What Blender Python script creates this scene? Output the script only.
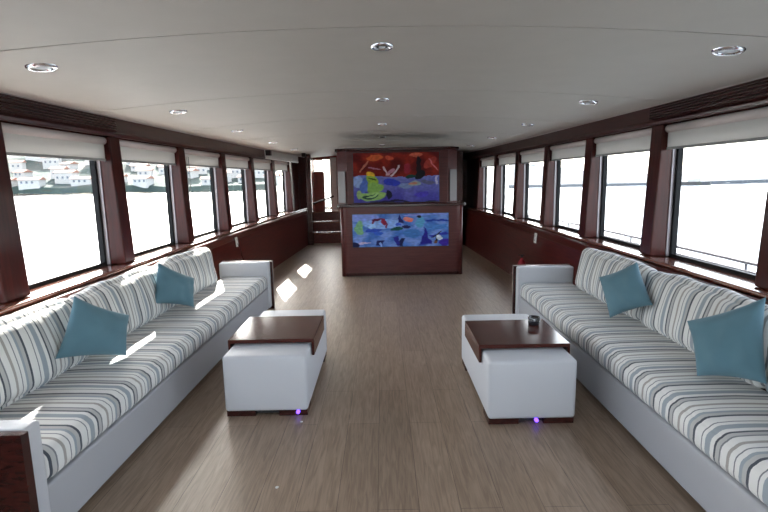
import bpy, bmesh, math, random
from mathutils import Vector, Matrix, noise
random.seed(7)
PI = math.pi
for o in list(bpy.data.objects): bpy.data.objects.remove(o)
scn = bpy.context.scene
C = scn.collection

# ---------------------------------------------------------------- camera
cam_d = bpy.data.cameras.new('camera'); cam = bpy.data.objects.new('camera', cam_d); C.objects.link(cam)
cam_d.sensor_width = 36; cam_d.lens = 500/768*36; cam_d.clip_start = .02; cam_d.clip_end = 3000
pitch = math.atan(78/500); roll = math.radians(1.1)
cam.matrix_world = Matrix.Translation((0, 0, 1.5)) @ Matrix.Rotation(PI/2-pitch, 4, 'X') @ Matrix.Rotation(-roll, 4, 'Z')
scn.camera = cam

# ---------------------------------------------------------------- light
scn.view_settings.view_transform = 'Standard'
scn.view_settings.look = 'None'
scn.view_settings.gamma = 1
scn.view_settings.use_curve_mapping = False
scn.view_settings.exposure = 0.65
SKY = 1.25
SUN = 26.0
world = bpy.data.worlds.new('world'); scn.world = world; world.use_nodes = True
wn = world.node_tree; wn.nodes.clear()
sky = wn.nodes.new('ShaderNodeTexSky'); sky.sky_type = 'NISHITA'; sky.sun_disc = False
sky.sun_elevation = math.radians(30); sky.sun_rotation = math.radians(-20)
sky.air_density = 1.0; sky.dust_density = 2.5; sky.ozone_density = 1.0
hs = wn.nodes.new('ShaderNodeHueSaturation'); hs.inputs['Saturation'].default_value = .38
bg = wn.nodes.new('ShaderNodeBackground'); bg.inputs['Strength'].default_value = SKY
wo = wn.nodes.new('ShaderNodeOutputWorld')
wn.links.new(sky.outputs[0], hs.inputs['Color']); wn.links.new(hs.outputs[0], bg.inputs[0]); wn.links.new(bg.outputs[0], wo.inputs[0])
sd = bpy.data.lights.new('sun', 'SUN'); sd.energy = SUN; sd.angle = math.radians(.6); sd.color = (1, .94, .85)
so = bpy.data.objects.new('sun', sd); C.objects.link(so)
trav = Vector((.348*math.cos(math.radians(30.3)), -.937*math.cos(math.radians(30.3)), -math.sin(math.radians(30.3))))
so.rotation_euler = trav.to_track_quat('-Z', 'Y').to_euler()
so.location = (-10, 20, 12)

# ---------------------------------------------------------------- materials
def mat(name):
    m = bpy.data.materials.new(name); m.use_nodes = True
    return m, m.node_tree, m.node_tree.nodes['Principled BSDF']
def plain(name, col, rough=.5, metal=0, spec=None, bump=0, bscale=200, coat=0, sheen=0, var=0):
    m, nt, b = mat(name)
    b.inputs['Base Color'].default_value = (*col, 1); b.inputs['Roughness'].default_value = rough
    b.inputs['Metallic'].default_value = metal
    if spec is not None: b.inputs['Specular IOR Level'].default_value = spec
    b.inputs['Coat Weight'].default_value = coat; b.inputs['Coat Roughness'].default_value = .08
    b.inputs['Sheen Weight'].default_value = sheen
    tc = nt.nodes.new('ShaderNodeTexCoord')
    if bump:
        n = nt.nodes.new('ShaderNodeTexNoise'); n.inputs['Scale'].default_value = bscale; n.inputs['Detail'].default_value = 4
        bp = nt.nodes.new('ShaderNodeBump'); bp.inputs['Strength'].default_value = bump; bp.inputs['Distance'].default_value = .002
        nt.links.new(tc.outputs['Object'], n.inputs['Vector']); nt.links.new(n.outputs['Fac'], bp.inputs['Height'])
        nt.links.new(bp.outputs[0], b.inputs['Normal'])
    if var:
        n = nt.nodes.new('ShaderNodeTexNoise'); n.inputs['Scale'].default_value = 6; n.inputs['Detail'].default_value = 5
        r = nt.nodes.new('ShaderNodeValToRGB')
        r.color_ramp.elements[0].position = .3; r.color_ramp.elements[1].position = .7
        r.color_ramp.elements[0].color = (*[c*(1-var) for c in col], 1); r.color_ramp.elements[1].color = (*[min(1, c*(1+var)) for c in col], 1)
        nt.links.new(tc.outputs['Object'], n.inputs['Vector']); nt.links.new(n.outputs['Fac'], r.inputs[0]); nt.links.new(r.outputs[0], b.inputs['Base Color'])
    return m
def wood(name, c1, c2, rough=.3, scale=(6, 1.2, 18), coat=.1, spec=.4):
    m, nt, b = mat(name)
    tc = nt.nodes.new('ShaderNodeTexCoord'); mp = nt.nodes.new('ShaderNodeMapping'); mp.inputs['Scale'].default_value = scale
    n = nt.nodes.new('ShaderNodeTexNoise'); n.inputs['Scale'].default_value = 3; n.inputs['Detail'].default_value = 7; n.inputs['Distortion'].default_value = .6
    r = nt.nodes.new('ShaderNodeValToRGB'); r.color_ramp.elements[0].position = .3; r.color_ramp.elements[1].position = .7
    r.color_ramp.elements[0].color = (*c1, 1); r.color_ramp.elements[1].color = (*c2, 1)
    nt.links.new(tc.outputs['Object'], mp.inputs[0]); nt.links.new(mp.outputs[0], n.inputs['Vector'])
    nt.links.new(n.outputs['Fac'], r.inputs[0]); nt.links.new(r.outputs[0], b.inputs['Base Color'])
    b.inputs['Roughness'].default_value = rough; b.inputs['Coat Weight'].default_value = coat; b.inputs['Coat Roughness'].default_value = .12; b.inputs['Specular IOR Level'].default_value = spec
    return m
M = {}
M['mahogany'] = wood('mahogany', (.042, .006, .005), (.105, .016, .011), spec=.28)
M['mahogany_v'] = wood('mahogany_vertical', (.032, .005, .004), (.070, .011, .008), spec=.22, scale=(10, 10, 1))
M['cornice'] = wood('cornice_wood', (.030, .008, .007), (.068, .015, .012))
M['darkwood'] = wood('dark_wood', (.022, .007, .006), (.055, .014, .011), rough=.22)
M['barwood'] = wood('bar_wood', (.066, .015, .014), (.100, .026, .023), rough=.42, spec=.3, scale=(1.2, 6, 18))
M['tablewood'] = wood('table_wood', (.035, .009, .007), (.080, .020, .014), rough=.14, scale=(4, 1.5, 8), coat=0, spec=.28)
M['sill'] = wood('sill_wood', (.10, .030, .018), (.20, .065, .040), rough=.16, coat=1)
M['white_up'] = plain('white_leatherette', (.555, .565, .60), .48, bump=.25, bscale=300)
M['sofa_base'] = plain('sofa_base_cloth', (.43, .435, .46), .7, bump=.25, bscale=500)
M['ceil'] = plain('ceiling_panel', (.55, .51, .455), .6, var=.02)
M['gap'] = plain('seam_backing', (.22, .2, .18), .8)  # darker backing sheet visible through the ceiling gaps
M['blind'] = plain('blind_cloth', (.74, .74, .70), .8, bump=.2, bscale=600)
_nt = M['blind'].node_tree; _tr = _nt.nodes.new('ShaderNodeBsdfTranslucent'); _tr.inputs[0].default_value = (.72, .67, .64, 1)
_mx = _nt.nodes.new('ShaderNodeMixShader'); _mx.inputs[0].default_value = .45
_nt.links.new(_nt.nodes['Principled BSDF'].outputs[0], _mx.inputs[1]); _nt.links.new(_tr.outputs[0], _mx.inputs[2]); _nt.links.new(_mx.outputs[0], _nt.nodes['Material Output'].inputs[0])
M['cassette'] = plain('blind_cassette', (.78, .68, .64), .4)
M['rail'] = plain('blind_rail', (.32, .32, .31), .5)
M['black'] = plain('black_frame', (.008, .008, .009), .6, spec=.2)
M['jamb'] = plain('jamb_metal', (.42, .38, .40), .35, metal=.3)
M['reflect_grey'] = plain('reflection_grey', (.13, .105, .11), .35)  # grey that paints a reflection on the glossy cabinet chamfers
M['chrome'] = plain('chrome', (.75, .75, .78), .12, metal=1)
M['lens'] = plain('frosted_lens', (.75, .78, .8), .3)
M['dark'] = plain('dark_plastic', (.02, .02, .022), .4)
M['teal'] = plain('teal_cloth', (.090, .188, .240), .85, bump=.5, bscale=500, sheen=.2, var=.06)
M['white_plastic'] = plain('white_plastic', (.75, .74, .72), .35)
M['red'] = plain('red_paint', (.35, .02, .03), .3)
M['pink'] = plain('pink_label', (.55, .32, .42), .4)
M['paleedge'] = plain('pale_edging', (.62, .55, .53), .4)
M['deck'] = plain('painted_deck', (.70, .70, .68), .6)
M['stainless'] = plain('stainless', (.22, .22, .24), .4, metal=.6)
M['redwood'] = wood('red_panel', (.16, .03, .022), (.26, .055, .04), scale=(10, 10, 1))
M['glass_dark'] = plain('dark_glass', (.02, .02, .025), .05, coat=1)
def emis(name, col, s):
    m, nt, b = mat(name); b.inputs['Emission Color'].default_value = (*col, 1); b.inputs['Emission Strength'].default_value = s
    b.inputs['Base Color'].default_value = (*col, 1); return m
M['led'] = emis('led_violet', (.16, .06, 1), 2.5)
def glassm():
    m, nt, b = mat('window_glass'); nt.nodes.remove(b)
    t = nt.nodes.new('ShaderNodeBsdfTransparent'); t.inputs[0].default_value = (.82, .835, .84, 1)
    g = nt.nodes.new('ShaderNodeBsdfGlossy'); g.inputs['Roughness'].default_value = .02
    mx = nt.nodes.new('ShaderNodeMixShader')
    mx.inputs[0].default_value = .05; nt.links.new(t.outputs[0], mx.inputs[1]); nt.links.new(g.outputs[0], mx.inputs[2])
    nt.links.new(mx.outputs[0], nt.nodes['Material Output'].inputs[0]); return m
M['glass'] = glassm()
def stripes():
    m, nt, b = mat('striped_cloth')
    tc = nt.nodes.new('ShaderNodeTexCoord'); sp = nt.nodes.new('ShaderNodeSeparateXYZ')
    ns = nt.nodes.new('ShaderNodeTexNoise'); ns.inputs['Scale'].default_value = 3
    ma = nt.nodes.new('ShaderNodeMath'); ma.operation = 'MULTIPLY_ADD'; ma.inputs[1].default_value = .012
    m1 = nt.nodes.new('ShaderNodeMath'); m1.operation = 'DIVIDE'; m1.inputs[1].default_value = .33
    m2 = nt.nodes.new('ShaderNodeMath'); m2.operation = 'FRACT'
    nt.links.new(tc.outputs['Object'], sp.inputs[0]); nt.links.new(tc.outputs['Object'], ns.inputs['Vector'])
    nt.links.new(ns.outputs['Fac'], ma.inputs[0]); nt.links.new(sp.outputs['Y'], ma.inputs[2])
    nt.links.new(ma.outputs[0], m1.inputs[0]); nt.links.new(m1.outputs[0], m2.inputs[0])
    W = (.73, .725, .71); S = (.055, .065, .085); G = (.19, .20, .22); T = (.36, .34, .32); B = (.31, .35, .39); L = (.46, .46, .455)
    seq = [(0, S), (.04, W), (.17, G), (.19, W), (.25, B), (.35, W), (.42, S), (.455, L), (.52, G), (.55, W), (.66, T), (.71, W), (.79, G), (.81, W), (.88, B), (.93, L)]
    r = nt.nodes.new('ShaderNodeValToRGB'); cr = r.color_ramp; cr.interpolation = 'CONSTANT'
    cr.elements[0].position = 0; cr.elements[0].color = (*S, 1); cr.elements[1].position = .04; cr.elements[1].color = (*W, 1)
    for p, c in seq[2:]:
        e = cr.elements.new(p); e.color = (*c, 1)
    nt.links.new(m2.outputs[0], r.inputs[0]); nt.links.new(r.outputs[0], b.inputs['Base Color'])
    b.inputs['Roughness'].default_value = .85; b.inputs['Sheen Weight'].default_value = .15
    n = nt.nodes.new('ShaderNodeTexNoise'); n.inputs['Scale'].default_value = 9; n.inputs['Detail'].default_value = 3
    bp = nt.nodes.new('ShaderNodeBump'); bp.inputs['Strength'].default_value = .35; bp.inputs['Distance'].default_value = .02
    nt.links.new(tc.outputs['Object'], n.inputs['Vector']); nt.links.new(n.outputs['Fac'], bp.inputs['Height']); nt.links.new(bp.outputs[0], b.inputs['Normal'])
    return m
M['stripe'] = stripes()
def floorm():
    m, nt, b = mat('oak_planks')
    tc = nt.nodes.new('ShaderNodeTexCoord')
    mp = nt.nodes.new('ShaderNodeMapping'); mp.inputs['Rotation'].default_value = (0, 0, PI/2); mp.inputs['Location'].default_value = (.3, .05, 0)
    br = nt.nodes.new('ShaderNodeTexBrick'); br.offset = .37; br.inputs['Scale'].default_value = 1
    br.inputs['Brick Width'].default_value = 1.3; br.inputs['Row Height'].default_value = .19
    br.inputs['Mortar Size'].default_value = .0012; br.inputs['Mortar Smooth'].default_value = .1
    br.inputs['Color1'].default_value = (.290, .210, .150, 1); br.inputs['Color2'].default_value = (.340, .250, .182, 1); br.inputs['Mortar'].default_value = (.10, .07, .05, 1)
    nt.links.new(tc.outputs['Object'], mp.inputs[0]); nt.links.new(mp.outputs[0], br.inputs['Vector'])
    g = nt.nodes.new('ShaderNodeMapping'); g.inputs['Scale'].default_value = (14, 1.0, 1)
    n = nt.nodes.new('ShaderNodeTexNoise'); n.inputs['Scale'].default_value = 4; n.inputs['Detail'].default_value = 8; n.inputs['Distortion'].default_value = 1.2
    nt.links.new(tc.outputs['Object'], g.inputs[0]); nt.links.new(g.outputs[0], n.inputs['Vector'])
    r = nt.nodes.new('ShaderNodeValToRGB'); r.color_ramp.elements[0].position = .35; r.color_ramp.elements[1].position = .65
    r.color_ramp.elements[0].color = (.70, .68, .66, 1); r.color_ramp.elements[1].color = (1.1, 1.1, 1.1, 1)
    mx = nt.nodes.new('ShaderNodeMix'); mx.data_type = 'RGBA'; mx.blend_type = 'MULTIPLY'; mx.inputs['Factor'].default_value = .9
    nt.links.new(n.outputs['Fac'], r.inputs[0]); nt.links.new(br.outputs['Color'], mx.inputs['A']); nt.links.new(r.outputs[0], mx.inputs['B'])
    nt.links.new(mx.outputs['Result'], b.inputs['Base Color'])
    b.inputs['Roughness'].default_value = .38
    bp = nt.nodes.new('ShaderNodeBump'); bp.inputs['Strength'].default_value = .12; bp.inputs['Distance'].default_value = .002
    nt.links.new(n.outputs['Fac'], bp.inputs['Height']); nt.links.new(bp.outputs[0], b.inputs['Normal'])
    return m
M['floor'] = floorm()
def seam():
    m, nt, b = mat('sea_water')
    b.inputs['Base Color'].default_value = (.20, .235, .26, 1); b.inputs['Roughness'].default_value = .22
    tc = nt.nodes.new('ShaderNodeTexCoord'); mp = nt.nodes.new('ShaderNodeMapping'); mp.inputs['Scale'].default_value = (.5, 1.0, 1)
    n = nt.nodes.new('ShaderNodeTexNoise'); n.inputs['Scale'].default_value = 1.1; n.inputs['Detail'].default_value = 6
    bp = nt.nodes.new('ShaderNodeBump'); bp.inputs['Strength'].default_value = .6; bp.inputs['Distance'].default_value = .25
    nt.links.new(tc.outputs['Object'], mp.inputs[0]); nt.links.new(mp.outputs[0], n.inputs['Vector'])
    nt.links.new(n.outputs['Fac'], bp.inputs['Height']); nt.links.new(bp.outputs[0], b.inputs['Normal'])
    return m
M['sea'] = seam()
def hillm():
    m, nt, b = mat('hillside')
    tc = nt.nodes.new('ShaderNodeTexCoord'); n = nt.nodes.new('ShaderNodeTexNoise'); n.inputs['Scale'].default_value = .06; n.inputs['Detail'].default_value = 9
    r = nt.nodes.new('ShaderNodeValToRGB'); r.color_ramp.elements[0].position = .38; r.color_ramp.elements[0].color = (.018, .034, .030, 1)
    r.color_ramp.elements[1].position = .62; r.color_ramp.elements[1].color = (.10, .10, .085, 1)
    e = r.color_ramp.elements.new(.5); e.color = (.036, .056, .045, 1)
    nt.links.new(tc.outputs['Object'], n.inputs['Vector']); nt.links.new(n.outputs['Fac'], r.inputs[0]); nt.links.new(r.outputs[0], b.inputs['Base Color'])
    b.inputs['Roughness'].default_value = 1
    return m
M['hill'] = hillm()
M['hill_hazed'] = plain('far_hill_hazed', (.045, .055, .066), 1, var=.35)  # bluish tint puts distance haze into the hill colour
M['house'] = plain('house_plaster', (.42, .41, .39), .9)
M['roof'] = plain('house_roof', (.30, .16, .12), .9)
M['housewin'] = plain('house_window', (.08, .11, .14), .3)

# ---------------------------------------------------------------- helpers
def obj(name, bm, m, parent=None, smooth=False, loc=None):
    me = bpy.data.meshes.new(name)
    bmesh.ops.recalc_face_normals(bm, faces=bm.faces)
    bm.to_mesh(me); bm.free()
    for mm in (m if isinstance(m, (list, tuple)) else [m]): me.materials.append(mm)
    if smooth:
        for p in me.polygons: p.use_smooth = True
    o = bpy.data.objects.new(name, me); C.objects.link(o)
    if parent: o.parent = parent
    if loc: o.location = loc
    return o
def bev(o, w=.004, seg=2):
    b = o.modifiers.new('bevel', 'BEVEL'); b.width = w; b.segments = seg; b.limit_method = 'ANGLE'; b.harden_normals = False
    return o
def tag(o, label, cat, group=None, kind=None):
    if label: o['label'] = label
    if cat: o['category'] = cat
    if group: o['group'] = group
    if kind: o['kind'] = kind
    return o
def thing(name, label, cat, loc=(0, 0, 0), rz=0, group=None):
    o = bpy.data.objects.new(name, None); C.objects.link(o); o.empty_display_size = .1
    o.location = loc; o.rotation_euler = (0, 0, rz)
    return tag(o, label, cat, group)
def struct(name, bm, m, parent=None, smooth=False):
    o = obj(name, bm, m, parent, smooth)
    o['kind'] = 'structure'
    return o
def dup(root, loc, rz=None, label=None, group=None):
    r = root.copy(); C.objects.link(r); r.location = loc
    if rz is not None: r.rotation_euler = (0, 0, rz)
    if label: r['label'] = label
    if group: r['group'] = group
    for ch in list(root.children):
        c = ch.copy(); C.objects.link(c); c.parent = r
        for g in list(ch.children):
            d = g.copy(); C.objects.link(d); d.parent = c
    return r
def box(bm, x0, x1, y0, y1, z0, z1):
    vs = [bm.verts.new((x, y, z)) for x in (x0, x1) for y in (y0, y1) for z in (z0, z1)]
    for f in ((0, 1, 3, 2), (4, 6, 7, 5), (0, 4, 5, 1), (2, 3, 7, 6), (0, 2, 6, 4), (1, 5, 7, 3)):
        bm.faces.new([vs[i] for i in f])
def bx(*a):
    bm = bmesh.new(); box(bm, *a); return bm
def cyl(bm, c, r, h, axis='Z', seg=24, r2=None):
    r2 = r if r2 is None else r2
    a, b = [], []
    for i in range(seg):
        t = 2*PI*i/seg; u, v = math.cos(t), math.sin(t)
        if axis == 'Z': p = (c[0]+r*u, c[1]+r*v, c[2]); q = (c[0]+r2*u, c[1]+r2*v, c[2]+h)
        elif axis == 'Y': p = (c[0]+r*u, c[1], c[2]+r*v); q = (c[0]+r2*u, c[1]+h, c[2]+r2*v)
        else: p = (c[0], c[1]+r*u, c[2]+r*v); q = (c[0]+h, c[1]+r2*u, c[2]+r2*v)
        a.append(bm.verts.new(p)); b.append(bm.verts.new(q))
    bm.faces.new(a[::-1]); bm.faces.new(b)
    for i in range(seg): bm.faces.new((a[i], a[(i+1) % seg], b[(i+1) % seg], b[i]))
def tube(bm, pts, r, seg=8):
    pts = [Vector(p) for p in pts]; rings = []
    for i, p in enumerate(pts):
        d = (pts[min(i+1, len(pts)-1)]-pts[max(i-1, 0)]).normalized()
        up = Vector((0, 0, 1)) if abs(d.z) < .9 else Vector((1, 0, 0))
        s = d.cross(up).normalized(); t = s.cross(d)
        rings.append([bm.verts.new(p+s*r*math.cos(2*PI*k/seg)+t*r*math.sin(2*PI*k/seg)) for k in range(seg)])
    for a, b in zip(rings, rings[1:]):
        for k in range(seg): bm.faces.new((a[k], a[(k+1) % seg], b[(k+1) % seg], b[k]))
    bm.faces.new(rings[0][::-1]); bm.faces.new(rings[-1])
def lathe(bm, prof, c=(0, 0, 0), seg=32):
    rings = [[bm.verts.new((c[0]+r*math.cos(2*PI*k/seg), c[1]+r*math.sin(2*PI*k/seg), c[2]+z)) for k in range(seg)] for r, z in prof]
    for a, b in zip(rings, rings[1:]):
        for k in range(seg): bm.faces.new((a[k], a[(k+1) % seg], b[(k+1) % seg], b[k]))
    return rings
def poly_prism(bm, pts, z0, z1):
    a = [bm.verts.new((x, y, z0)) for x, y in pts]; b = [bm.verts.new((x, y, z1)) for x, y in pts]
    bm.faces.new(a[::-1]); bm.faces.new(b); n = len(pts)
    for i in range(n): bm.faces.new((a[i], a[(i+1) % n], b[(i+1) % n], b[i]))
def soft_box(sx, sy, sz, r, n=(10, 10, 10), puff=(0, 0, 0), wob=0, seed=0):
    """upholstered block centred on the origin: rounded edges, faces that swell by puff"""
    bm = bmesh.new(); cache = {}
    H = (sx/2, sy/2, sz/2)
    def warp(lin, h):
        # finer steps close to the edges
        return lin
    def vert(p):
        k = tuple(round(c, 5) for c in p)
        if k in cache: return cache[k]
        q = [p[i]*H[i] for i in range(3)]
        inn = Vector([max(-(H[i]-r), min(H[i]-r, q[i])) for i in range(3)])
        d = Vector(q)-inn
        pos = inn+(d.normalized()*r if d.length > 1e-9 else d)
        for i in range(3):
            j, l = (i+1) % 3, (i+2) % 3
            pos[i] += p[i]*puff[i]*(1-abs(p[j])**3)*(1-abs(p[l])**3)
        if wob:
            pos += noise.noise_vector(Vector(q)*5+Vector((seed, seed*2, 0)))*wob
        v = bm.verts.new(pos); cache[k] = v; return v
    def steps(k, h):
        # r-zone gets extra divisions
        e = min(.98, r/h); a = [-1, -1+e*.12, -1+e*.35, -1+e*.65, -1+e]
        mid = [(-1+e)+(2-2*e)*t/k for t in range(1, k)]
        return a+mid+[-x for x in a[::-1]]
    S = [steps(n[i], H[i]) for i in range(3)]
    for ax in range(3):
        j, l = (ax+1) % 3, (ax+2) % 3
        for s in (-1, 1):
            for a in range(len(S[j])-1):
                for b in range(len(S[l])-1):
                    vs = []
                    for (u, w) in ((a, b), (a+1, b), (a+1, b+1), (a, b+1)):
                        p = [0, 0, 0]; p[ax] = s; p[j] = S[j][u]; p[l] = S[l][w]; vs.append(vert(p))
                    if len(set(vs)) == 4:
                        try: bm.faces.new(vs)
                        except ValueError: pass
    return bm

# ---------------------------------------------------------------- hull line
def W(y): return 2.35-.0035*max(0, y-3)**2
YR, YF = -2.6, 12.3
def strip(s, prof, y0, y1, step=.4, bm=None):
    """profile of (inset from the glass line, height) carried along the curved side"""
    bm = bm or bmesh.new(); n = max(1, int(math.ceil((y1-y0)/step))); rings = []
    for i in range(n+1):
        y = y0+(y1-y0)*i/n
        rings.append([bm.verts.new((s*(W(y)-d), y, z)) for d, z in prof])
    k = len(prof)
    for a, b in zip(rings, rings[1:]):
        for i in range(k): bm.faces.new((a[i], a[(i+1) % k], b[(i+1) % k], b[i]))
    bm.faces.new(rings[0][::-1]); bm.faces.new(rings[-1])
    return bm
def ceil_z(x): return 2.15-.0256*x*x

# floor
bm = bx(-2.3, 2.3, YR, YF+.2, -.06, 0); struct('floor', bm, M['floor'])
# ceiling: cambered panels with fine gaps and a dark backing
bm = bmesh.new()
seams = [YR, -.9, .7, 2.3, 3.9, 5.5, 7.1, 8.7, 10.3, 13.6]
nx = 24
def ceil_panel(bm, y0, y1, off, th):
    rows = []
    for y in (y0, y1):
        w = 2.42
        xs = [-w+2*w*i/nx for i in range(nx+1)]
        rows.append(([bm.verts.new((x, y, ceil_z(x)+off)) for x in xs], [bm.verts.new((x, y, ceil_z(x)+off+th)) for x in xs]))
    (a, A), (b, B) = rows
    for i in range(nx):
        bm.faces.new((a[i], a[i+1], b[i+1], b[i])); bm.faces.new((A[i], B[i], B[i+1], A[i+1]))
        bm.faces.new((a[i], A[i], A[i+1], a[i+1])); bm.faces.new((b[i], b[i+1], B[i+1], B[i]))
    bm.faces.new((a[0], b[0], B[0], A[0])); bm.faces.new((a[-1], A[-1], B[-1], b[-1]))
for y0, y1 in zip(seams, seams[1:]): ceil_panel(bm, y0+.005, y1-.005, 0, .02)
struct('ceiling', bm, M['ceil'])
bm = bmesh.new(); ceil_panel(bm, YR-.1, 13.7, .022, .05); o = struct('ceiling_backing', bm, M['gap']); o.name = 'ceiling_backing'

GF = {-1: [4.12+1.35*k for k in range(-4, 6)], 1: [4.0+1.3*k for k in range(-4, 6)]}
SIDE = {-1: 'left', 1: 'right'}
EXT = {-1: .24, 1: .18}     # the pillar beside the nearest window is wider
trim_n = 1; win_n = 1
roller_proto = None
for s in (-1, 1):
    # lower wall, header above the glass, posts between the panes: one shell
    bm = strip(s, [(.35, 0), (.27, .79), (-.10, .79), (-.10, 0)], YR, YF)
    strip(s, [(.0, 1.80), (.0, 2.08), (-.1, 2.08), (-.1, 1.80)], YR, YF, bm=bm)
    g = GF[s]
    edges = []
    for k, f in enumerate(g):
        pill = EXT[s] if k == 3 else .20
        edges.append((f+.0, f+pill))
    prev = YR
    for (a, b) in edges: strip(s, [(.0, .79), (.0, 1.80), (-.03, 1.80), (-.03, .79)], a+.03, b-.03, bm=bm)
    strip(s, [(.0, .79), (.0, 1.80), (-.03, 1.80), (-.03, .79)], edges[-1][1]-.02, YF, bm=bm)
    strip(s, [(.0, .79), (.0, 1.80), (-.03, 1.80), (-.03, .79)], YR, g[0]-1.15, bm=bm)
    struct('wall_'+SIDE[s], bm, M['mahogany'])
    # sill shelf with rounded nosing
    bm = strip(s, [(-.06, .79), (-.06, .815), (.0, .82), (.235, .83), (.25, .826), (.255, .815), (.25, .80), (.235, .795)], YR, YF)
    bev(struct('trim_%d' % trim_n, bm, M['sill']), .003); trim_n += 1
    # moulding under the sill
    bm = strip(s, [(.27, .70), (.285, .71), (.295, .78), (.28, .795), (.22, .795), (.22, .70)], YR, YF)
    bev(struct('trim_%d' % trim_n, bm, M['mahogany']), .004); trim_n += 1
    # cornice board hiding the blinds
    yend = 9.0 if s < 0 else YF
    def cprof(): return [(.13, 1.875), (.16, 1.875), (.165, 1.90), (.155, 1.915), (.15, 2.035), (.02, 2.06), (.02, 2.02), (.13, 2.02)]
    bm = strip(s, cprof(), YR, yend)
    bev(struct('trim_%d' % trim_n, bm, M['cornice']), .003); trim_n += 1
    if s < 0:
        bm = strip(s, cprof(), yend, YF-.6)
        bev(struct('trim_%d' % trim_n, bm, M['white_plastic']), .003); trim_n += 1
    # pale bead between ceiling and cornice
    bm = strip(s, [(.155, 2.028), (.172, 2.024), (.172, 2.05), (.155, 2.052)], YR, YF)
    struct('trim_%d' % trim_n, bm, M['paleedge']); trim_n += 1
    # pillars
    for k, (a, b) in enumerate(edges):
        y0, y1 = a+.03, b
        bm = bmesh.new(); rows = []
        for y, e in ((y0, .01), (y0, 0), (y1, 0)): pass
        vs = {}
        for zi, z, d in ((0, .828, .175), (1, 1.878, .135)):
            for yi, y in ((0, y0), (1, y1)):
                for di, dd in ((0, .045), (1, d)):
                    vs[zi, yi, di] = bm.verts.new((s*(W(y)-dd), y, z))
        for f in (((0, 0, 0), (0, 0, 1), (1, 0, 1), (1, 0, 0)), ((0, 1, 0), (0, 1, 1), (1, 1, 1), (1, 1, 0)), ((0, 0, 1), (0, 1, 1), (1, 1, 1), (1, 0, 1)),
                  ((0, 0, 0), (0, 1, 0), (1, 1, 0), (1, 0, 0)), ((0, 0, 0), (0, 0, 1), (0, 1, 1), (0, 1, 0)), ((1, 0, 0), (1, 0, 1), (1, 1, 1), (1, 1, 0))):
            bm.faces.new([vs[t] for t in f])
        o = struct('trim_%d' % trim_n, bm, M['mahogany_v']); trim_n += 1
        bev(o, .01, 3)
        # pale jamb liner on both sides
        bm = strip(s, [(.0, .828), (.045, .828), (.045, 1.80), (.0, 1.80)], y0-.004, y1+.004)
        o = struct('jamb_liner', bm, M['jamb'], parent=o)
    # windows
    for k, f in enumerate(g):
        a = edges[k-1][1] if k else f-1.15
        y0, y1 = a-.02, f+.03
        bm = bmesh.new()
        strip(s, [(.0, .82), (.02, .82), (.02, .85), (.0, .85)], y0, y1, bm=bm)
        strip(s, [(.0, 1.77), (.02, 1.77), (.02, 1.80), (.0, 1.80)], y0, y1, bm=bm)
        strip(s, [(-.02, .82), (.02, .82), (.02, 1.80), (-.02, 1.80)], y1-.035, y1, bm=bm)
        strip(s, [(-.02, .82), (.02, .82), (.02, 1.80), (-.02, 1.80)], y0, y0+.035, bm=bm)
        w = struct('window_%d' % win_n, bm, M['black']); win_n += 1
        bm = strip(s, [(-.012, .83), (-.006, .83), (-.006, 1.79), (-.012, 1.79)], y0+.02, y1-.02)
        struct('pane', bm, M['glass'], parent=w)
        # roller blind
        ordn = ['farthest', 'fifth', 'fourth', 'third', 'second', 'nearest']
        if k < 4: lab = 'white roller blind half raised over a %s window beside the camera' % SIDE[s]
        names = {4: 'nearest', 5: 'second', 6: 'third', 7: 'fourth', 8: 'fifth', 9: 'farthest'}
        if k >= 4: lab = 'white roller blind drawn a little way down, %s window of the %s side' % (names[k], SIDE[s])
        if k < 3: continue   # wholly behind the camera
        if k == 3: lab = 'white roller blind over the window beside the near sofa end, %s side' % SIDE[s]
        yb0, yb1 = a-.005, f+.065
        ym = (yb0+yb1)/2
        t = thing('roller_blind', lab, 'blind', (s*(W(ym)-.09), ym, 1.69), 0, 'roller blinds on the %s windows' % SIDE[s])
        sl = -.007*max(0, ym-3); t.rotation_euler = (0, 0, math.atan(-s*sl))
        h = (yb1-yb0)/2
        bm = bx(-.003, .003, -h, h, 0, .13); obj('cloth', bm, M['blind'], t)
        bm = bmesh.new(); cyl(bm, (0, -h, .150), .030, 2*h, 'Y', 20); obj('roller', bm, M['cassette'], t, True)
        bm = bx(-.008, .008, -h, h, -.012, .008); bev(obj('bottom_rail', bm, M['rail'], t), .003)
    
# hanging bead chain on the pillar past the second left window
f = GF[-1][5]
xx = -(W(f+.1)-.19); pts = []
for i in range(13):
    tt = i/12*PI; pts.append((0, math.cos(tt)*.03, -.03*math.sin(tt)))
pts = [(0, .03, .55)]+pts+[(0, -.03, .55)]
bm = bmesh.new(); tube(bm, pts, .004, 6)
tag(obj('bead_chain', bm, M['rail'], None, True, (xx, f+.12, 1.22)), 'thin pale blind chain looped on the pillar past the second left window', 'chain')

# louvred vents in the cornice
for s, y1 in ((-1, 4.25), (1, 4.2)):
    y0 = 1.9; ym = (y0+y1)/2
    bm = strip(s, [(.152, 1.922), (.158, 1.922), (.158, 2.018), (.152, 2.018)], y0, y1)
    o = tag(obj('vent_grille', bm, M['darkwood']), 'long dark louvred air grille set in the %s cornice above the nearest window' % SIDE[s], 'vent')
    for q in range(5):
        z = 1.932+q*.019
        bm = strip(s, [(.158, z-.004), (.172, z-.009), (.172, z-.004), (.158, z+.002)], y0+.02, y1-.02)
        obj('slat', bm, M['cornice'], o)

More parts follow.
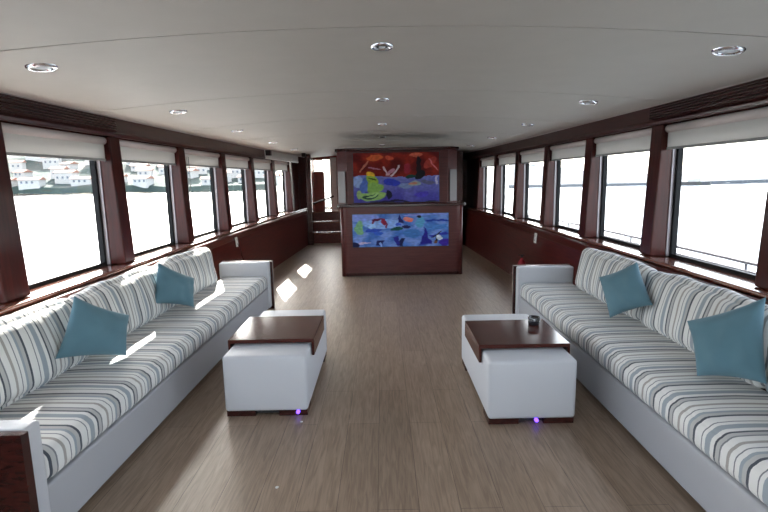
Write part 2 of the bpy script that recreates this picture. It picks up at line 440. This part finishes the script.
# end walls
bm = bmesh.new()
box(bm, -2.45, -1.62, YR-.1, YR, 0, 2.15); box(bm, 1.62, 2.45, YR-.1, YR, 0, 2.15); box(bm, -1.62, 1.62, YR-.1, YR, 1.98, 2.15)
struct('wall_rear', bm, M['mahogany'])
d = struct('unseen_rear_door', bmesh.new(), M['black'])  # unseen glass doors, added to bring daylight onto the ottoman fronts
me = bmesh.new()
for x in (-1.62, -.56, .5, 1.56): box(me, x, x+.06, YR-.08, YR-.02, 0, 1.98)
box(me, -1.62, 1.62, YR-.08, YR-.02, 1.93, 1.98); box(me, -1.62, 1.62, YR-.08, YR-.02, 0, .05)
me.to_mesh(d.data); me.free()
bm = bx(-1.6, 1.6, YR-.055, YR-.045, .05, 1.93); struct('pane', bm, M['glass'], parent=d)

# forward bulkhead with the stairwell opening on the left
SX0, SX1 = -1.84, -.55
bm = bmesh.new()
box(bm, -2.2, SX0, YF, YF+.1, 0, 2.15); box(bm, SX1, 2.2, YF, YF+.1, 0, 2.15)
struct('wall_front', bm, M['mahogany_v'])
# stairwell beyond
bm = bmesh.new(); box(bm, SX0-.08, SX0, YF+.1, 13.6, 0, 2.15); struct('wall_stair_left', bm, M['redwood'])
bm = bmesh.new(); box(bm, SX1, SX1+.08, YF+.1, 13.6, 0, 2.15); struct('wall_stair_right', bm, M['white_plastic'])
bm = bmesh.new(); box(bm, SX0, -1.57, 13.5, 13.6, .6, 1.68); box(bm, SX0, -1.57, 13.5, 13.6, 2.02, 2.15); box(bm, -1.38, SX1, 13.5, 13.6, .6, 2.15); box(bm, -1.57, -1.38, 13.5, 13.6, 2.04, 2.15)
struct('wall_stair_front', bm, M['redwood'])
bm = bmesh.new(); box(bm, SX0+.01, -1.59, 13.5, 13.55, 1.68, 1.71); box(bm, SX0+.01, -1.59, 13.5, 13.55, 1.99, 2.02); box(bm, -1.61, -1.58, 13.5, 13.55, 1.68, 2.02); box(bm, SX0+.005, SX0+.03, 13.5, 13.55, 1.68, 2.02)
w = struct('window_%d' % win_n, bm, M['white_plastic'])
struct('pane', bx(SX0+.03, -1.61, 13.52, 13.53, 1.71, 1.99), M['glass'], parent=w)
bm = bmesh.new()
for x in (-1.57, -1.40): box(bm, x, x+.02, 13.5, 13.56, .72, 2.04)
box(bm, -1.55, -1.40, 13.5, 13.56, .72, .76); box(bm, -1.55, -1.40, 13.5, 13.56, 2.0, 2.04)
d = struct('door_2', bm, M['white_plastic'])
struct('pane', bx(-1.55, -1.40, 13.52, 13.53, .76, 2.0), M['glass'], parent=d)
struct('trim_%d' % trim_n, bx(-1.38, -1.22, 13.46, 13.5, .72, 2.06), M['white_plastic'])
t = thing('staircase', 'short dark wooden staircase rising past the left end of the bar', 'stairs', (-1.195, 11.75, 0))
for q in range(3):
    z = .24*(q+1); y = .27*q
    bev(obj('tread', bx(-.62, .62, y-.02, y+.27 if q < 2 else 1.75, z-.03, z), M['sill'], t), .006)
    obj('riser', bx(-.61, .61, y, y+.02, z-.24, z-.031), M['mahogany'], t)
for x in (-.636, .62):
    obj('stringer', bx(x, x+.015, 0, .54, 0, .72), M['darkwood'], t)
bm = bmesh.new()
vs = [bm.verts.new(p) for p in ((-.63, .60, .86), (-.58, .60, .86), (-.10, 1.6, 1.02), (-.15, 1.6, 1.02), (-.63, .60, .91), (-.58, .60, .91), (-.10, 1.6, 1.07), (-.15, 1.6, 1.07))]
for ff in ((0, 1, 2, 3), (4, 5, 6, 7), (0, 1, 5, 4), (2, 3, 7, 6), (0, 3, 7, 4), (1, 2, 6, 5)): bm.faces.new([vs[i] for i in ff])
bev(obj('handrail', bm, M['darkwood'], t), .008)
# post at the end of the left side
bm = bx(-1.74, -1.62, 11.45, 11.6, 0, 2.06)
bev(tag(obj('wooden_post', bm, M['darkwood']), 'dark wooden post standing floor to ceiling left of the stairs', 'post'), .01)
# dark locker at the end of the right side
t = thing('tall_cabinet', 'very dark tall cabinet filling the far right corner behind the bar', 'cabinet', (1.33, 10.85, 0))
bev(obj('body', bx(-.40, .40, .02, 1.3, 0, 2.04), M['darkwood'], t), .006)
for x in (-.39, .005):
    dd = bev(obj('door', bx(x, x+.385, -.005, .02, .1, 1.98), M['darkwood'], t), .004)
    bm = bmesh.new(); hx = x+.34 if x < 0 else x+.045
    cyl(bm, (hx, -.03, 1.0), .006, .12, 'Z', 10); obj('handle', bm, M['chrome'], dd, True)

# ---------------------------------------------------------------- bar
def chamfer(x0, x1, y0, y1, c): return [(x0+c, y0), (x1-c, y0), (x1, y0+c), (x1, y1), (x0, y1), (x0, y0+c)]
BX = .28; BY = 7.6
def rounded_front(x0, x1, y0, y1, r, n=6):
    pts = []
    for i in range(n+1):
        a = PI+PI/2*i/n; pts.append((x0+r+r*math.cos(a), y0+r+r*math.sin(a)))
    for i in range(n+1):
        a = -PI/2+PI/2*i/n; pts.append((x1-r+r*math.cos(a), y0+r+r*math.sin(a)))
    return pts+[(x1, y1), (x0, y1)]
t = thing('bar_counter', 'reddish brown wooden bar counter with a blue painting on its front', 'bar counter', (BX, BY, 0))
bm = bmesh.new(); poly_prism(bm, rounded_front(-.89, .89, .03, .60, .05), 0, .05); obj('plinth', bm, M['darkwood'], t)
bm = bmesh.new(); poly_prism(bm, rounded_front(-.92, .92, 0, .62, .10), .05, 1.07); bev(obj('body', bm, M['barwood'], t), .004)
for sx in (-1, 1):
    bm = bmesh.new(); cyl(bm, (sx*.90, .06, .0), .035, 1.07, 'Z', 20); obj('corner_post', bm, M['barwood'], t, True)
bm = bmesh.new(); poly_prism(bm, rounded_front(-.97, .97, -.05, .66, .06), 1.07, 1.11); bev(obj('countertop', bm, M['darkwood'], t), .006)
t = thing('back_bar_cabinet', 'upper wooden cabinet above the bar holding the red and blue painting', 'cabinet', (BX-.05, BY+.14, 1.11))
bm = bmesh.new(); poly_prism(bm, chamfer(-.93, .93, 0, .5, .16), 0, .80); bev(obj('body', bm, M['barwood'], t), .006)
bm = bmesh.new(); poly_prism(bm, chamfer(-.96, .96, -.025, .52, .16), .80, .845); bev(obj('crown_moulding', bm, M['darkwood'], t), .006)
for sx in (-1, 1):
    bm = bmesh.new(); a = Vector((sx*.785, -.002)); b = Vector((sx*.928, .142)); nrm = Vector((sx*.7, -.7))
    pts = [a+Vector((sx*.012, .012)), b-Vector((sx*.012, .012))]
    q = [(pts[0].x, pts[0].y), (pts[1].x, pts[1].y), (pts[1].x+nrm.x*.01, pts[1].y+nrm.y*.01), (pts[0].x+nrm.x*.01, pts[0].y+nrm.y*.01)]
    poly_prism(bm, q, .02, .50); bev(obj('painted_reflection', bm, M['reflect_grey'], t), .002)  # half-height sheet standing in for the reflection on the glossy wood
# door and shelf hints at the back of the bar stay inside the block; paintings
def colmat(name):
    m, nt, b = mat(name); a = nt.nodes.new('ShaderNodeVertexColor'); a.layer_name = 'Col'
    nt.links.new(a.outputs[0], b.inputs['Base Color']); b.inputs['Roughness'].default_value = .5
    b.inputs['Specular IOR Level'].default_value = .2; return m
def lin(c): return tuple((v/255/12.92 if v/255 <= .04045 else ((v/255+.055)/1.055)**2.4) for v in c)
def painting(name, w, h, base, blobs, parent_loc, label, nx=150, seed=1):
    t = thing(name, label, 'painting', parent_loc)
    ny = int(nx*h/w); bm = bmesh.new(); lay = bm.loops.layers.float_color.new('Col')
    V = [[bm.verts.new((-w/2+w*i/nx, 0, h/2-h*j/ny)) for i in range(nx+1)] for j in range(ny+1)]
    def color(u, v):
        nz = noise.noise_vector(Vector((u*5, v*4, seed)))*.035
        n2 = noise.noise_vector(Vector((u*16, v*14, seed+3)))*.012
        u += nz.x+n2.x; v += (nz.y+n2.y)*1.6
        c = Vector(base(u, v))
        for kind, cx, cy, rx, ry, ang, col in blobs:
            du, dv = u-cx, (v-cy); ca, sa = math.cos(ang), math.sin(ang)
            p = (du*ca+dv*sa)/rx; q = (-du*sa+dv*ca)/ry
            if kind == 'e': f = 1-(p*p+q*q)
            elif kind == 'a': f = .25-abs(p*p+q*q-.75) if q < .25 else -1
            elif kind == 't': f = min(1+q-abs(p)*2+0, 1-q) if q > -1 else -1
            else: f = 1-max(abs(p), abs(q))
            a = max(0, min(1, f*5))
            c = c*(1-a)+Vector(col)*a
        g = 1+.16*noise.noise(Vector((u*30, v*26, seed)))
        return lin([max(0, min(255, x*g)) for x in c])
    for j in range(ny):
        for i in range(nx):
            f = bm.faces.new((V[j][i], V[j+1][i], V[j+1][i+1], V[j][i+1])); c = color((i+.5)/nx, (j+.5)/ny)
            for l in f.loops: l[lay] = (*c, 1)
    obj('canvas', bm, colmat(name+'_paint'), t, loc=(0, -.014, 0))
    bm = bx(-w/2-.008, w/2+.008, -.012, 0, -h/2-.008, h/2+.008); bev(obj('backing_panel', bm, M['dark'], t), .002)
    return t
def base1(u, v):
    n = noise.noise(Vector((u*7, v*5, 2)))
    if v < .47:
        a = max(0, min(1, .5+n*1.6)); r = (95, 12, 12); o = (185, 60, 34)
        return [r[i]*(1-a*.55)+o[i]*a*.55 for i in range(3)]
    a = max(0, min(1, .5+n*1.5)); k = (v-.47)/.53
    p = (110, 118, 190); q = (62, 55, 150)
    r = [p[i]*(1-k)+q[i]*k for i in range(3)]
    return [r[i]*(1-.25*a)+(140, 150, 205)[i]*.25*a for i in range(3)]
bl1 = [('e', .24, .11, .11, .06, 0, (205, 95, 50)), ('e', .42, .10, .06, .05, .2, (200, 80, 55)), ('e', .73, .07, .09, .05, 0, (205, 100, 75)), ('e', .9, .22, .05, .12, .6, (170, 60, 50)),
       ('e', .25, .30, .08, .02, 0, (170, 110, 130)), ('r', .38, .33, .012, .10, -.5, (215, 185, 190)), ('e', .45, .35, .035, .07, .5, (190, 130, 150)), ('r', .50, .36, .012, .12, .4, (220, 200, 210)), ('r', .42, .42, .03, .03, 0, (200, 160, 170)),
       ('e', .62, .33, .04, .10, 0, (150, 40, 55)), ('e', .76, .25, .035, .16, 0, (28, 12, 20)), ('e', .77, .44, .05, .12, .3, (14, 14, 24)), ('e', .67, .47, .06, .04, 0, (18, 60, 50)), ('r', .93, .25, .01, .12, -.4, (220, 120, 120)),
       ('r', .13, .28, .012, .14, .3, (190, 110, 90)), ('e', .05, .58, .06, .12, 0, (150, 175, 225)), ('e', .12, .65, .06, .14, .2, (80, 110, 190)), ('e', .45, .60, .10, .09, .3, (52, 66, 190)), ('e', .60, .68, .09, .07, -.3, (120, 140, 185)),
       ('e', .70, .63, .07, .06, 0, (150, 165, 160)), ('e', .68, .63, .05, .03, 0, (200, 130, 110)), ('e', .86, .60, .10, .04, .2, (100, 100, 135)), ('r', .97, .57, .015, .1, 0, (190, 190, 215)), ('e', .80, .84, .09, .05, 0, (74, 62, 180)),
       ('e', .22, .62, .08, .18, -.2, (150, 185, 70)), ('e', .26, .70, .11, .10, .1, (135, 180, 90)), ('e', .20, .44, .05, .06, 0, (240, 190, 50)), ('r', .21, .55, .05, .012, 0, (50, 70, 30)), ('e', .20, .86, .17, .09, -.05, (150, 190, 110)), ('e', .20, .86, .10, .045, -.35, (40, 70, 60)), ('e', .23, .845, .08, .02, -.35, (165, 205, 130)),
       ('e', .06, .85, .035, .10, 0, (150, 180, 120)), ('e', .39, .86, .03, .09, 0, (12, 14, 40)), ('r', .6, .985, .42, .02, 0, (30, 24, 60))]
painting('framed_painting', 1.31, .75, base1, bl1, (BX-.05-.02, BY+.14, 1.505), 'upper abstract painting, red above and violet blue below, on the back cabinet', seed=2)
def base2(u, v):
    n = noise.noise(Vector((u*8, v*4, 9))); a = max(0, min(1, .5+n*1.5))
    p = (62, 104, 178); q = (112, 140, 205); r = [p[i]*(1-a)+q[i]*a for i in range(3)]
    return r
bl2 = [('e', .10, .12, .18, .14, 0, (125, 145, 215)), ('e', .07, .42, .05, .22, 0, (110, 160, 120)), ('e', .30, .30, .22, .14, 0, (130, 165, 225)), ('a', .27, .36, .085, .26, 0, (110, 20, 50)), ('e', .24, .17, .05, .05, -.3, (80, 20, 60)), ('e', .32, .24, .022, .1, 0, (130, 25, 60)),
       ('e', .22, .50, .10, .06, -.5, (40, 70, 170)), ('e', .28, .58, .06, .05, -.4, (46, 90, 190)), ('e', .20, .38, .035, .08, 0, (150, 190, 235)), ('e', .45, .46, .06, .07, .1, (20, 74, 70)), ('e', .55, .40, .05, .06, 0, (30, 30, 80)), ('e', .46, .33, .04, .03, 0, (60, 90, 200)),
       ('t', .50, .14, .04, .16, 0, (26, 26, 96)), ('e', .585, .15, .05, .09, 0, (215, 130, 120)), ('e', .60, .2, .03, .05, 0, (230, 110, 90)), ('e', .70, .28, .05, .2, 0, (84, 150, 190)), ('e', .69, .08, .018, .04, 0, (14, 16, 30)),
       ('t', .75, .70, .07, .30, 0, (34, 30, 130)), ('e', .60, .62, .09, .14, 0, (60, 110, 175)), ('r', .88, .22, .14, .03, -.12, (30, 56, 150)), ('r', .88, .42, .14, .10, -.12, (70, 120, 190)), ('r', .90, .66, .12, .03, -.35, (40, 50, 160)), ('r', .86, .80, .012, .16, .1, (24, 18, 22)), ('r', .875, .66, .01, .12, .6, (24, 18, 22)), ('e', .89, .74, .03, .09, 0, (205, 215, 225)), ('r', .85, .9, .02, .05, 0, (110, 70, 50)),
       ('e', .95, .9, .07, .12, 0, (60, 34, 150)), ('r', .29, .88, .035, .10, .1, (16, 20, 80)), ('e', .30, .93, .014, .07, 0, (130, 160, 220)), ('r', .47, .84, .03, .14, -.2, (34, 34, 130)), ('r', .52, .88, .02, .11, .1, (18, 24, 70)), ('e', .12, .88, .09, .03, 0, (190, 175, 205)), ('e', .02, .93, .06, .09, 0, (20, 26, 70)), ('r', .76, .03, .24, .02, 0, (125, 140, 210))]
painting('framed_painting', 1.46, .50, base2, bl2, (BX-.02, BY, .71), 'lower wide blue abstract painting on the front of the bar counter', seed=7)

# ---------------------------------------------------------------- sofas (local: front edge at x=0 facing +x, length along y)
def make_sofa(name, label, loc, rz, L=4.0, cuts=3, g0=0, g1=0):
    t = thing(name, label, 'sofa', loc, rz)
    h = L/2; aw = .10
    obj('plinth', bx(-.50, -.04, -h+.05, h-.05, 0, .03), M['dark'], t)
    bev(obj('base', bx(-.53, 0, -h+aw-.005, h-aw+.005, .028, .265), M['sofa_base'], t), .012, 3)
    SL = L-2*aw
    bm = soft_box(.54, SL, .155, .055, n=(6, 40, 2), puff=(.012, 0, .012), wob=.004, seed=3)
    obj('seat_cushion', bm, M['stripe'], t, True, (-.262, 0, .342))
    cl = (SL-g0-g1)/cuts
    for i in range(cuts):
        bm = soft_box(.13, cl-.006, .40, .06, n=(2, 18, 9), puff=(.032, .0, .02), wob=.014, seed=i*3.1+L)
        c = obj('back_cushion', bm, M['stripe'], t, True, (-.548, -h+aw+g0+cl*(i+.5), .605)); c.rotation_euler = (0, -.20, 0)
    for s in (-1, 1):
        bm = soft_box(.57, aw, .54, .018, n=(4, 2, 4), puff=(0, .004, 0))
        a = obj('armrest', bm, M['white_up'], t, True, (-.270, s*(h-aw/2), .30))
        y0, y1 = (h-.002, h+.034) if s > 0 else (-h-.034, -h+.002)
        bev(obj('end_panel', bx(-.555, .035, y0, y1, .0, .568), M['darkwood'], t), .002)
        y0, y1 = (h+.034, h+.042) if s > 0 else (-h-.042, -h-.034)
        obj('panel_edge_tint', bx(-.557, .037, y0, y1, .0, .572), M['paleedge'] if s*math.cos(rz) > 0 else M['darkwood'], t)  # pale at the far end: highlight on the wood panel's edge, painted in
    return t
make_sofa('striped_sofa', 'long built-in sofa with striped cushions under the left windows', (-1.378, 3.77, 0), math.radians(-1.0), 3.95, g1=.30)
make_sofa('striped_sofa', 'long built-in sofa with striped cushions under the right windows', (1.385, 3.07, 0), PI, 4.1, g0=.24)

# ---------------------------------------------------------------- loose cushions from four corners
def pillow(label, tl, tr, br, bl, thick=.075, seed=0):
    c = (Vector(tl)+Vector(tr)+Vector(br)+Vector(bl))/4
    TL, TR, BR, BL = [Vector(p)-c for p in (tl, tr, br, bl)]
    nrm = (TR-BL).cross(TL-BR).normalized()
    n = 26; bm = bmesh.new(); grids = []
    for sgn in (1, -1):
        g = []
        for j in range(n+1):
            row = []
            for i in range(n+1):
                u = math.sin((i/n-.5)*PI)/1; v = math.sin((j/n-.5)*PI)
                uu = u*(1-.09*(1-v*v)); vv = v*(1-.09*(1-u*u))
                U = (uu+1)/2; V = (vv+1)/2
                p = BL*(1-U)*(1-V)+BR*U*(1-V)+TL*(1-U)*V+TR*U*V
                e = (max(0, 1-u**2)*max(0, 1-v**2))
                hgt = thick*e**.42
                if 0 < i < n and 0 < j < n:
                    hgt += .012*e**.3*noise.noise(Vector((u*2.2+seed, v*2.2, sgn)))*1.5
                if sgn < 0 and (i in (0, n) or j in (0, n)): row.append(grids[0][j][i]); continue
                row.append(bm.verts.new(p+nrm*sgn*hgt))
            g.append(row)
        grids.append(g)
        for j in range(n):
            for i in range(n):
                try: bm.faces.new((g[j][i], g[j][i+1], g[j+1][i+1], g[j+1][i]))
                except ValueError: pass
    return tag(obj('throw_pillow', bm, M['teal'], None, True, c), label, 'pillow', 'teal throw pillows')
PW = {}
#PILLOWS
PIL = [
    ('teal throw pillow leaning on the left sofa, nearer to the camera', (-1.74, 2.74, 0.88), (-1.608, 3.05, 0.68), (-1.61, 2.98, 0.440), (-1.83, 2.65, 0.545), .065, 0),
    ('teal throw pillow leaning on the left sofa, farther from the camera', (-1.798, 3.93, 0.87), (-1.647, 4.25, 0.676), (-1.637, 4.17, 0.44), (-1.832, 3.85, 0.551), .065, 1),
    ('teal throw pillow tipped on one corner on the right sofa, the farther one', (1.642, 3.75, 0.72), (1.823, 3.55, 0.867), (1.821, 3.3, 0.613), (1.686, 3.63, 0.43), .065, 2),
    ('teal throw pillow on the right sofa, the nearer one at the frame edge', (1.636, 2.62, 0.703), (1.88, 2.40, 0.885), (1.80, 2.24, .50), (1.649, 2.52, 0.43), .07, 3),
]
for a in PIL: pillow(*a)

# ---------------------------------------------------------------- ottomans with wooden saddle tables
def make_ottoman(label, x, y, led, l, y0, y1):
    t = thing('ottoman_table', label, 'ottoman', (x, y, 0))      # origin: centre of the front edge
    w = .53
    obj('plinth', bx(-w/2+.04, w/2-.04, .05, l-.05, .006, .045), M['dark'], t)
    for sx in (-1, 1):
        for yy in (.015, l-.175):
            x0, x1 = sorted((sx*(w/2-.005), sx*(w/2-.19)))
            bev(obj('foot', bx(x0, x1, yy, yy+.16, 0, .04), M['darkwood'], t), .003)
    bm = soft_box(w, l, .37, .022, n=(5, 9, 4), puff=(.004, .006, .005))
    obj('upholstered_body', bm, M['white_up'], t, True, (0, l/2, .223))
    bev(obj('table_top', bx(-w/2-.024, w/2+.024, y0, y1, .420, .446), M['tablewood'], t), .003)
    for sx in (-1, 1):
        x0, x1 = sorted((sx*(w/2+.007), sx*(w/2+.024)))
        bev(obj('side_flap', bx(x0, x1, y0, y1, .330, .4205), M['tablewood'], t), .003)
    bm = bmesh.new(); cyl(bm, (led, .002, .028), .012, .016, 'Y', 16)
    tag(obj('indicator_light', bm, M['led'], t, True), 'small violet glowing light', None)
    return t
make_ottoman('white ottoman with a wooden saddle tray, standing nearer the left sofa', -.77, 3.01, .20, 1.13, .215, .79)
make_ottoman('white ottoman with a wooden saddle tray and a small black cup, nearer the right sofa', .878, 2.84, .03, 1.05, .19, .74)
t = thing('candle_cup', 'small black glass cup on the right ottoman tray', 'cup', (1.06, 3.45, .446))
bm = bmesh.new(); r = lathe(bm, [(.001, 0), (.036, 0), (.040, .01), (.042, .055), (.040, .058), (.036, .055), (.034, .012), (.001, .010)]); obj('cup_body', bm, M['glass_dark'], t, True)
bm = bmesh.new(); lathe(bm, [(.001, .04), (.032, .04), (.032, .043), (.001, .043)]); obj('candle', bm, M['dark'], t, True)

# ---------------------------------------------------------------- small fittings
def downlight(proto_label, loc, lit):
    t = thing('ceiling_light', proto_label, 'ceiling light', loc)
    bm = bmesh.new(); lathe(bm, [(.045, -.001), (.05, -.010), (.062, -.012), (.070, -.006), (.072, .002)], seg=36); obj('trim_ring', bm, M['chrome'], t, True)
    bm = bmesh.new(); lathe(bm, [(.046, -.003), (.040, -.004), (.036, .0), (.001, .0)], seg=36); obj('reflector', bm, M['dark' if not lit else 'lens'], t, True)
    bm = bmesh.new(); lathe(bm, [(.001, -.009), (.018, -.009), (.022, -.005), (.022, .001)], seg=24); obj('bulb', bm, M['lens'], t, True)
    return t
on = ['nearest', 'second', 'third', 'fourth', 'fifth']
for nm, xs in (('left', -1.68), ('centre', .01), ('right', 1.68)):
    for i, y in enumerate({'left': (2.60, 4.28, 5.98, 7.9, 9.8), 'centre': (2.62, 4.32, 6.27, 8.22, 10.1), 'right': (2.53, 4.19, 5.90, 7.8, 9.7)}[nm]):
        t = downlight('round chrome recessed ceiling light, %s one in the %s row' % (on[i], nm), (xs, y, ceil_z(xs)-.001), nm != 'centre')
        t.rotation_euler = (0, math.atan(2*.0256*xs), 0)
        if nm == 'centre': t.scale = (.8, .8, 1)
# dark ceiling fittings far left
for (x, y, z, lab, w) in ((-2.03, 9.1, 1.985, 'small black box fixed where the left cornice turns white', .05), (-1.72, 11.2, 2.035, 'small black box under the ceiling beside the dark post', .045)):
    bm = bx(-w, w, -w, w, -w, w*.85); tag(bev(obj('loudspeaker', bm, M['dark'], None, False, (x, y, z)), .008), lab, 'loudspeaker')
# wall sockets and cord
def socket(s, y, label, cord):
    d = .30; x = s*(W(y)-d-.004)
    t = thing('wall_socket', label, 'socket', (x, y, .68))
    t.rotation_euler = (0, s*.10, 0)
    bev(obj('plate', bx(-.008, .008, -.04, .04, -.065, .065), M['white_plastic'], t), .004)
    for zz in (-.03, .03):
        bm = bmesh.new(); cyl(bm, (-s*.007-.002, 0, zz), .014, .004, 'X', 16); obj('socket_hole', bm, M['rail'], t, True)
    if cord:
        bm = bmesh.new(); tube(bm, [(-s*.012, 0, -.04), (-s*.03, .01, -.08), (-s*.03, .03, -.14), (-s*.02, .06, -.20), (-s*.02, .10, -.26), (-s*.02, .12, -.36)], .006, 8); obj('cord', bm, M['darkwood'], t, True)
socket(-1, 6.75, 'small white wall socket with a hanging cord, below the left sill past the sofa', True)
socket(1, 6.55, 'small white wall socket below the right sill past the sofa', False)
t = thing('fire_extinguisher', 'small red cylinder with a pink top standing low against the right wall past the sofa', 'extinguisher', (1.83, 6.55, 0))
bm = bmesh.new(); lathe(bm, [(.001, 0), (.05, 0), (.055, .01), (.055, .33), (.045, .37), (.018, .40), (.018, .42), (.001, .42)]); obj('tank', bm, M['red'], t, True)
bm = bmesh.new(); lathe(bm, [(.056, .18), (.057, .18), (.057, .27), (.056, .27)]); obj('paper_band', bm, M['pink'], t, True)
bm = bmesh.new(); cyl(bm, (0, 0, .42), .016, .03, 'Z', 14); box(bm, -.05, .03, -.008, .008, .45, .462); obj('valve', bm, M['dark'], t)
# tiny white flattened specks on the floor
for x, y, lab in ((-.549, 2.261, 'tiny white scrap lying on the floor in front of the left ottoman'), (-.535, 2.93, 'tiny white scrap on the floor at the corner of the left ottoman')):
    bm = bmesh.new(); bmesh.ops.create_icosphere(bm, subdivisions=2, radius=.009)
    for v in bm.verts: v.co.z = v.co.z*.45+.004; v.co.x *= 1+.4*noise.noise(v.co*200)
    tag(obj('speck', bm, M['white_plastic'], None, True, (x, y, 0)), lab, 'speck')

# ---------------------------------------------------------------- outside
ZS = -1.2
bm = bmesh.new(); bmesh.ops.create_grid(bm, x_segments=2, y_segments=2, size=1500)
for v in bm.verts: v.co.z = ZS
tag(obj('sea', bm, M['sea']), 'bright open water around the boat, seen through the windows', 'sea', None, 'stuff')
for s in (-1, 1):
    bm = bmesh.new(); n = 20
    rows = []
    for i in range(n+1):
        y = -5+19*i/n; wi = W(min(y, 12.3))+.11; wo_ = W(min(y, 12.3))+.95
        rows.append([bm.verts.new((s*a, y, z)) for a, z in ((wi, -.15), (wo_, -.15), (wo_-.1, -1.3), (wi-.2, -1.3))])
    for a, b in zip(rows, rows[1:]):
        for k in range(4): bm.faces.new((a[k], a[(k+1) % 4], b[(k+1) % 4], b[k]))
    bm.faces.new(rows[0]); bm.faces.new(rows[-1][::-1])
    struct('side_deck_'+SIDE[s], bm, M['deck'])
    if s < 0: continue
    t = thing('deck_railing', 'thin grey metal deck railing outside the %s windows' % SIDE[s], 'railing', (0, 0, 0))
    for z, r in ((.70, .020), (.62, .011)):
        bm = bmesh.new(); tube(bm, [(s*(W(min(y, 12))+.88), y, z) for y in [-4+.8*i for i in range(21)]], r); obj('rail', bm, M['stainless'], t, True)
    for i in range(9):
        y = -3.7+i*2.02; bm = bmesh.new(); cyl(bm, (s*(W(min(y, 12))+.88), y, -.15), .012, .85, 'Z', 10); obj('stanchion', bm, M['stainless'], t, True)
# far shore
def terrain(name, a0, a1, r0, label, hfun, seed):
    bm = bmesh.new(); na, nr = 60, 26; rows = []
    for i in range(na+1):
        a = math.radians(a0+(a1-a0)*i/na); row = []
        for j in range(nr+1):
            r = r0(a)+(j/nr)**1.6*330
            x, y = r*math.sin(a), r*math.cos(a)
            h = hfun(a, (j/nr))*(.6+.8*noise.fractal(Vector((x*.012, y*.012, seed)), 1, 2, 4))
            row.append(bm.verts.new((x, y, ZS-.3+max(0, h)+(.9 if j else 0))))
        rows.append(row)
    for a, b in zip(rows, rows[1:]):
        for k in range(nr): bm.faces.new((a[k], a[k+1], b[k+1], b[k]))
    return struct(name, bm, M['hill' if 'left' in name else 'hill_hazed'])
terrain('hillside_left', -62, -12, lambda a: 128/max(.5, math.cos(a)), '', lambda a, t: 2+44*t**.9, 4)
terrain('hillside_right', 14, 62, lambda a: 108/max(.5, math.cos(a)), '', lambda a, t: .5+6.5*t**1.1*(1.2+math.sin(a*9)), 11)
def house(x, y, z, w, d, h, rz, lab, grp):
    t = thing('shore_house', lab, 'house', (x, y, z), rz, grp)
    obj('walls', bx(-w/2, w/2, -d/2, d/2, -1, h), M['house'], t)
    bm = bmesh.new(); e = .3
    vs = [bm.verts.new(p) for p in ((-w/2-e, -d/2-e, h), (w/2+e, -d/2-e, h), (w/2+e, d/2+e, h), (-w/2-e, d/2+e, h), (-w/2-e, 0, h+.7), (w/2+e, 0, h+.7))]
    for f in ((0, 1, 5, 4), (2, 3, 4, 5), (0, 4, 3), (1, 2, 5), (0, 3, 2, 1)): bm.faces.new([vs[i] for i in f])
    obj('roof', bm, M['roof'], t)
    for i in range(int(w//1.3)):
        xx = -w/2+.8+i*1.3; obj('window', bx(xx-.25, xx+.25, -d/2-.04, -d/2, h*.4, h*.4+.6), M['housewin'], t)
    return t
dg = bpy.context.evaluated_depsgraph_get()
hl = bpy.data.objects['hillside_left']
from mathutils.bvhtree import BVHTree
bv = BVHTree.FromPolygons([v.co for v in hl.data.vertices], [p.vertices for p in hl.data.polygons])
HP = []
for i in range(400):
    if len(HP) >= 70: break
    a = math.radians(-40+random.random()*29); r = (130.5+random.random()**1.9*75)/math.cos(a)
    x, y = r*math.sin(a), r*math.cos(a); hit = bv.ray_cast(Vector((x, y, 200)), Vector((0, 0, -1)))
    if hit[0] is None or any((x-p)**2+(y-q)**2 < 36 for p, q in HP): continue
    HP.append((x, y))
    house(x, y, hit[0].z, 3+random.random()*2.6, 3, 1.3+random.random()*1.4, random.uniform(-.3, .5), 'pale house on the hillside or waterfront across the water, seen through the left windows', 'houses on the far shore')
t = thing('distant_ship', 'low dark ship far out on the water, seen through the nearest right window', 'ship', (64, 104, ZS))
bm = bmesh.new(); poly_prism(bm, [(-3.5, 0), (-2.8, -.7), (3, -.7), (3.8, 0), (3, .7), (-2.8, .7)], 0, .75); obj('hull', bm, M['dark'], t)
bm = bx(-1.5, 1.2, -.4, .4, .75, 1.3); obj('deckhouse', bm, M['house'], t)

# daylight portals in the openings help the renderer find the sky
def portal(loc, rot, sx, sy):
    l = bpy.data.lights.new('window_portal', 'AREA'); l.shape = 'RECTANGLE'; l.size = sx; l.size_y = sy; l.cycles.is_portal = True
    o = bpy.data.objects.new('window_portal', l); C.objects.link(o); o.location = loc; o.rotation_euler = rot
for s in (-1, 1):
    portal((s*2.50, 4.3, 1.3), (0, s*PI/2, 0), 1.1, 13.8)
portal((0, YR-.2, 1), (-PI/2, 0, 0), 3.3, 2.0)
portal((-1.6, 13.75, 1.4), (PI/2, 0, 0), .6, 1.4)
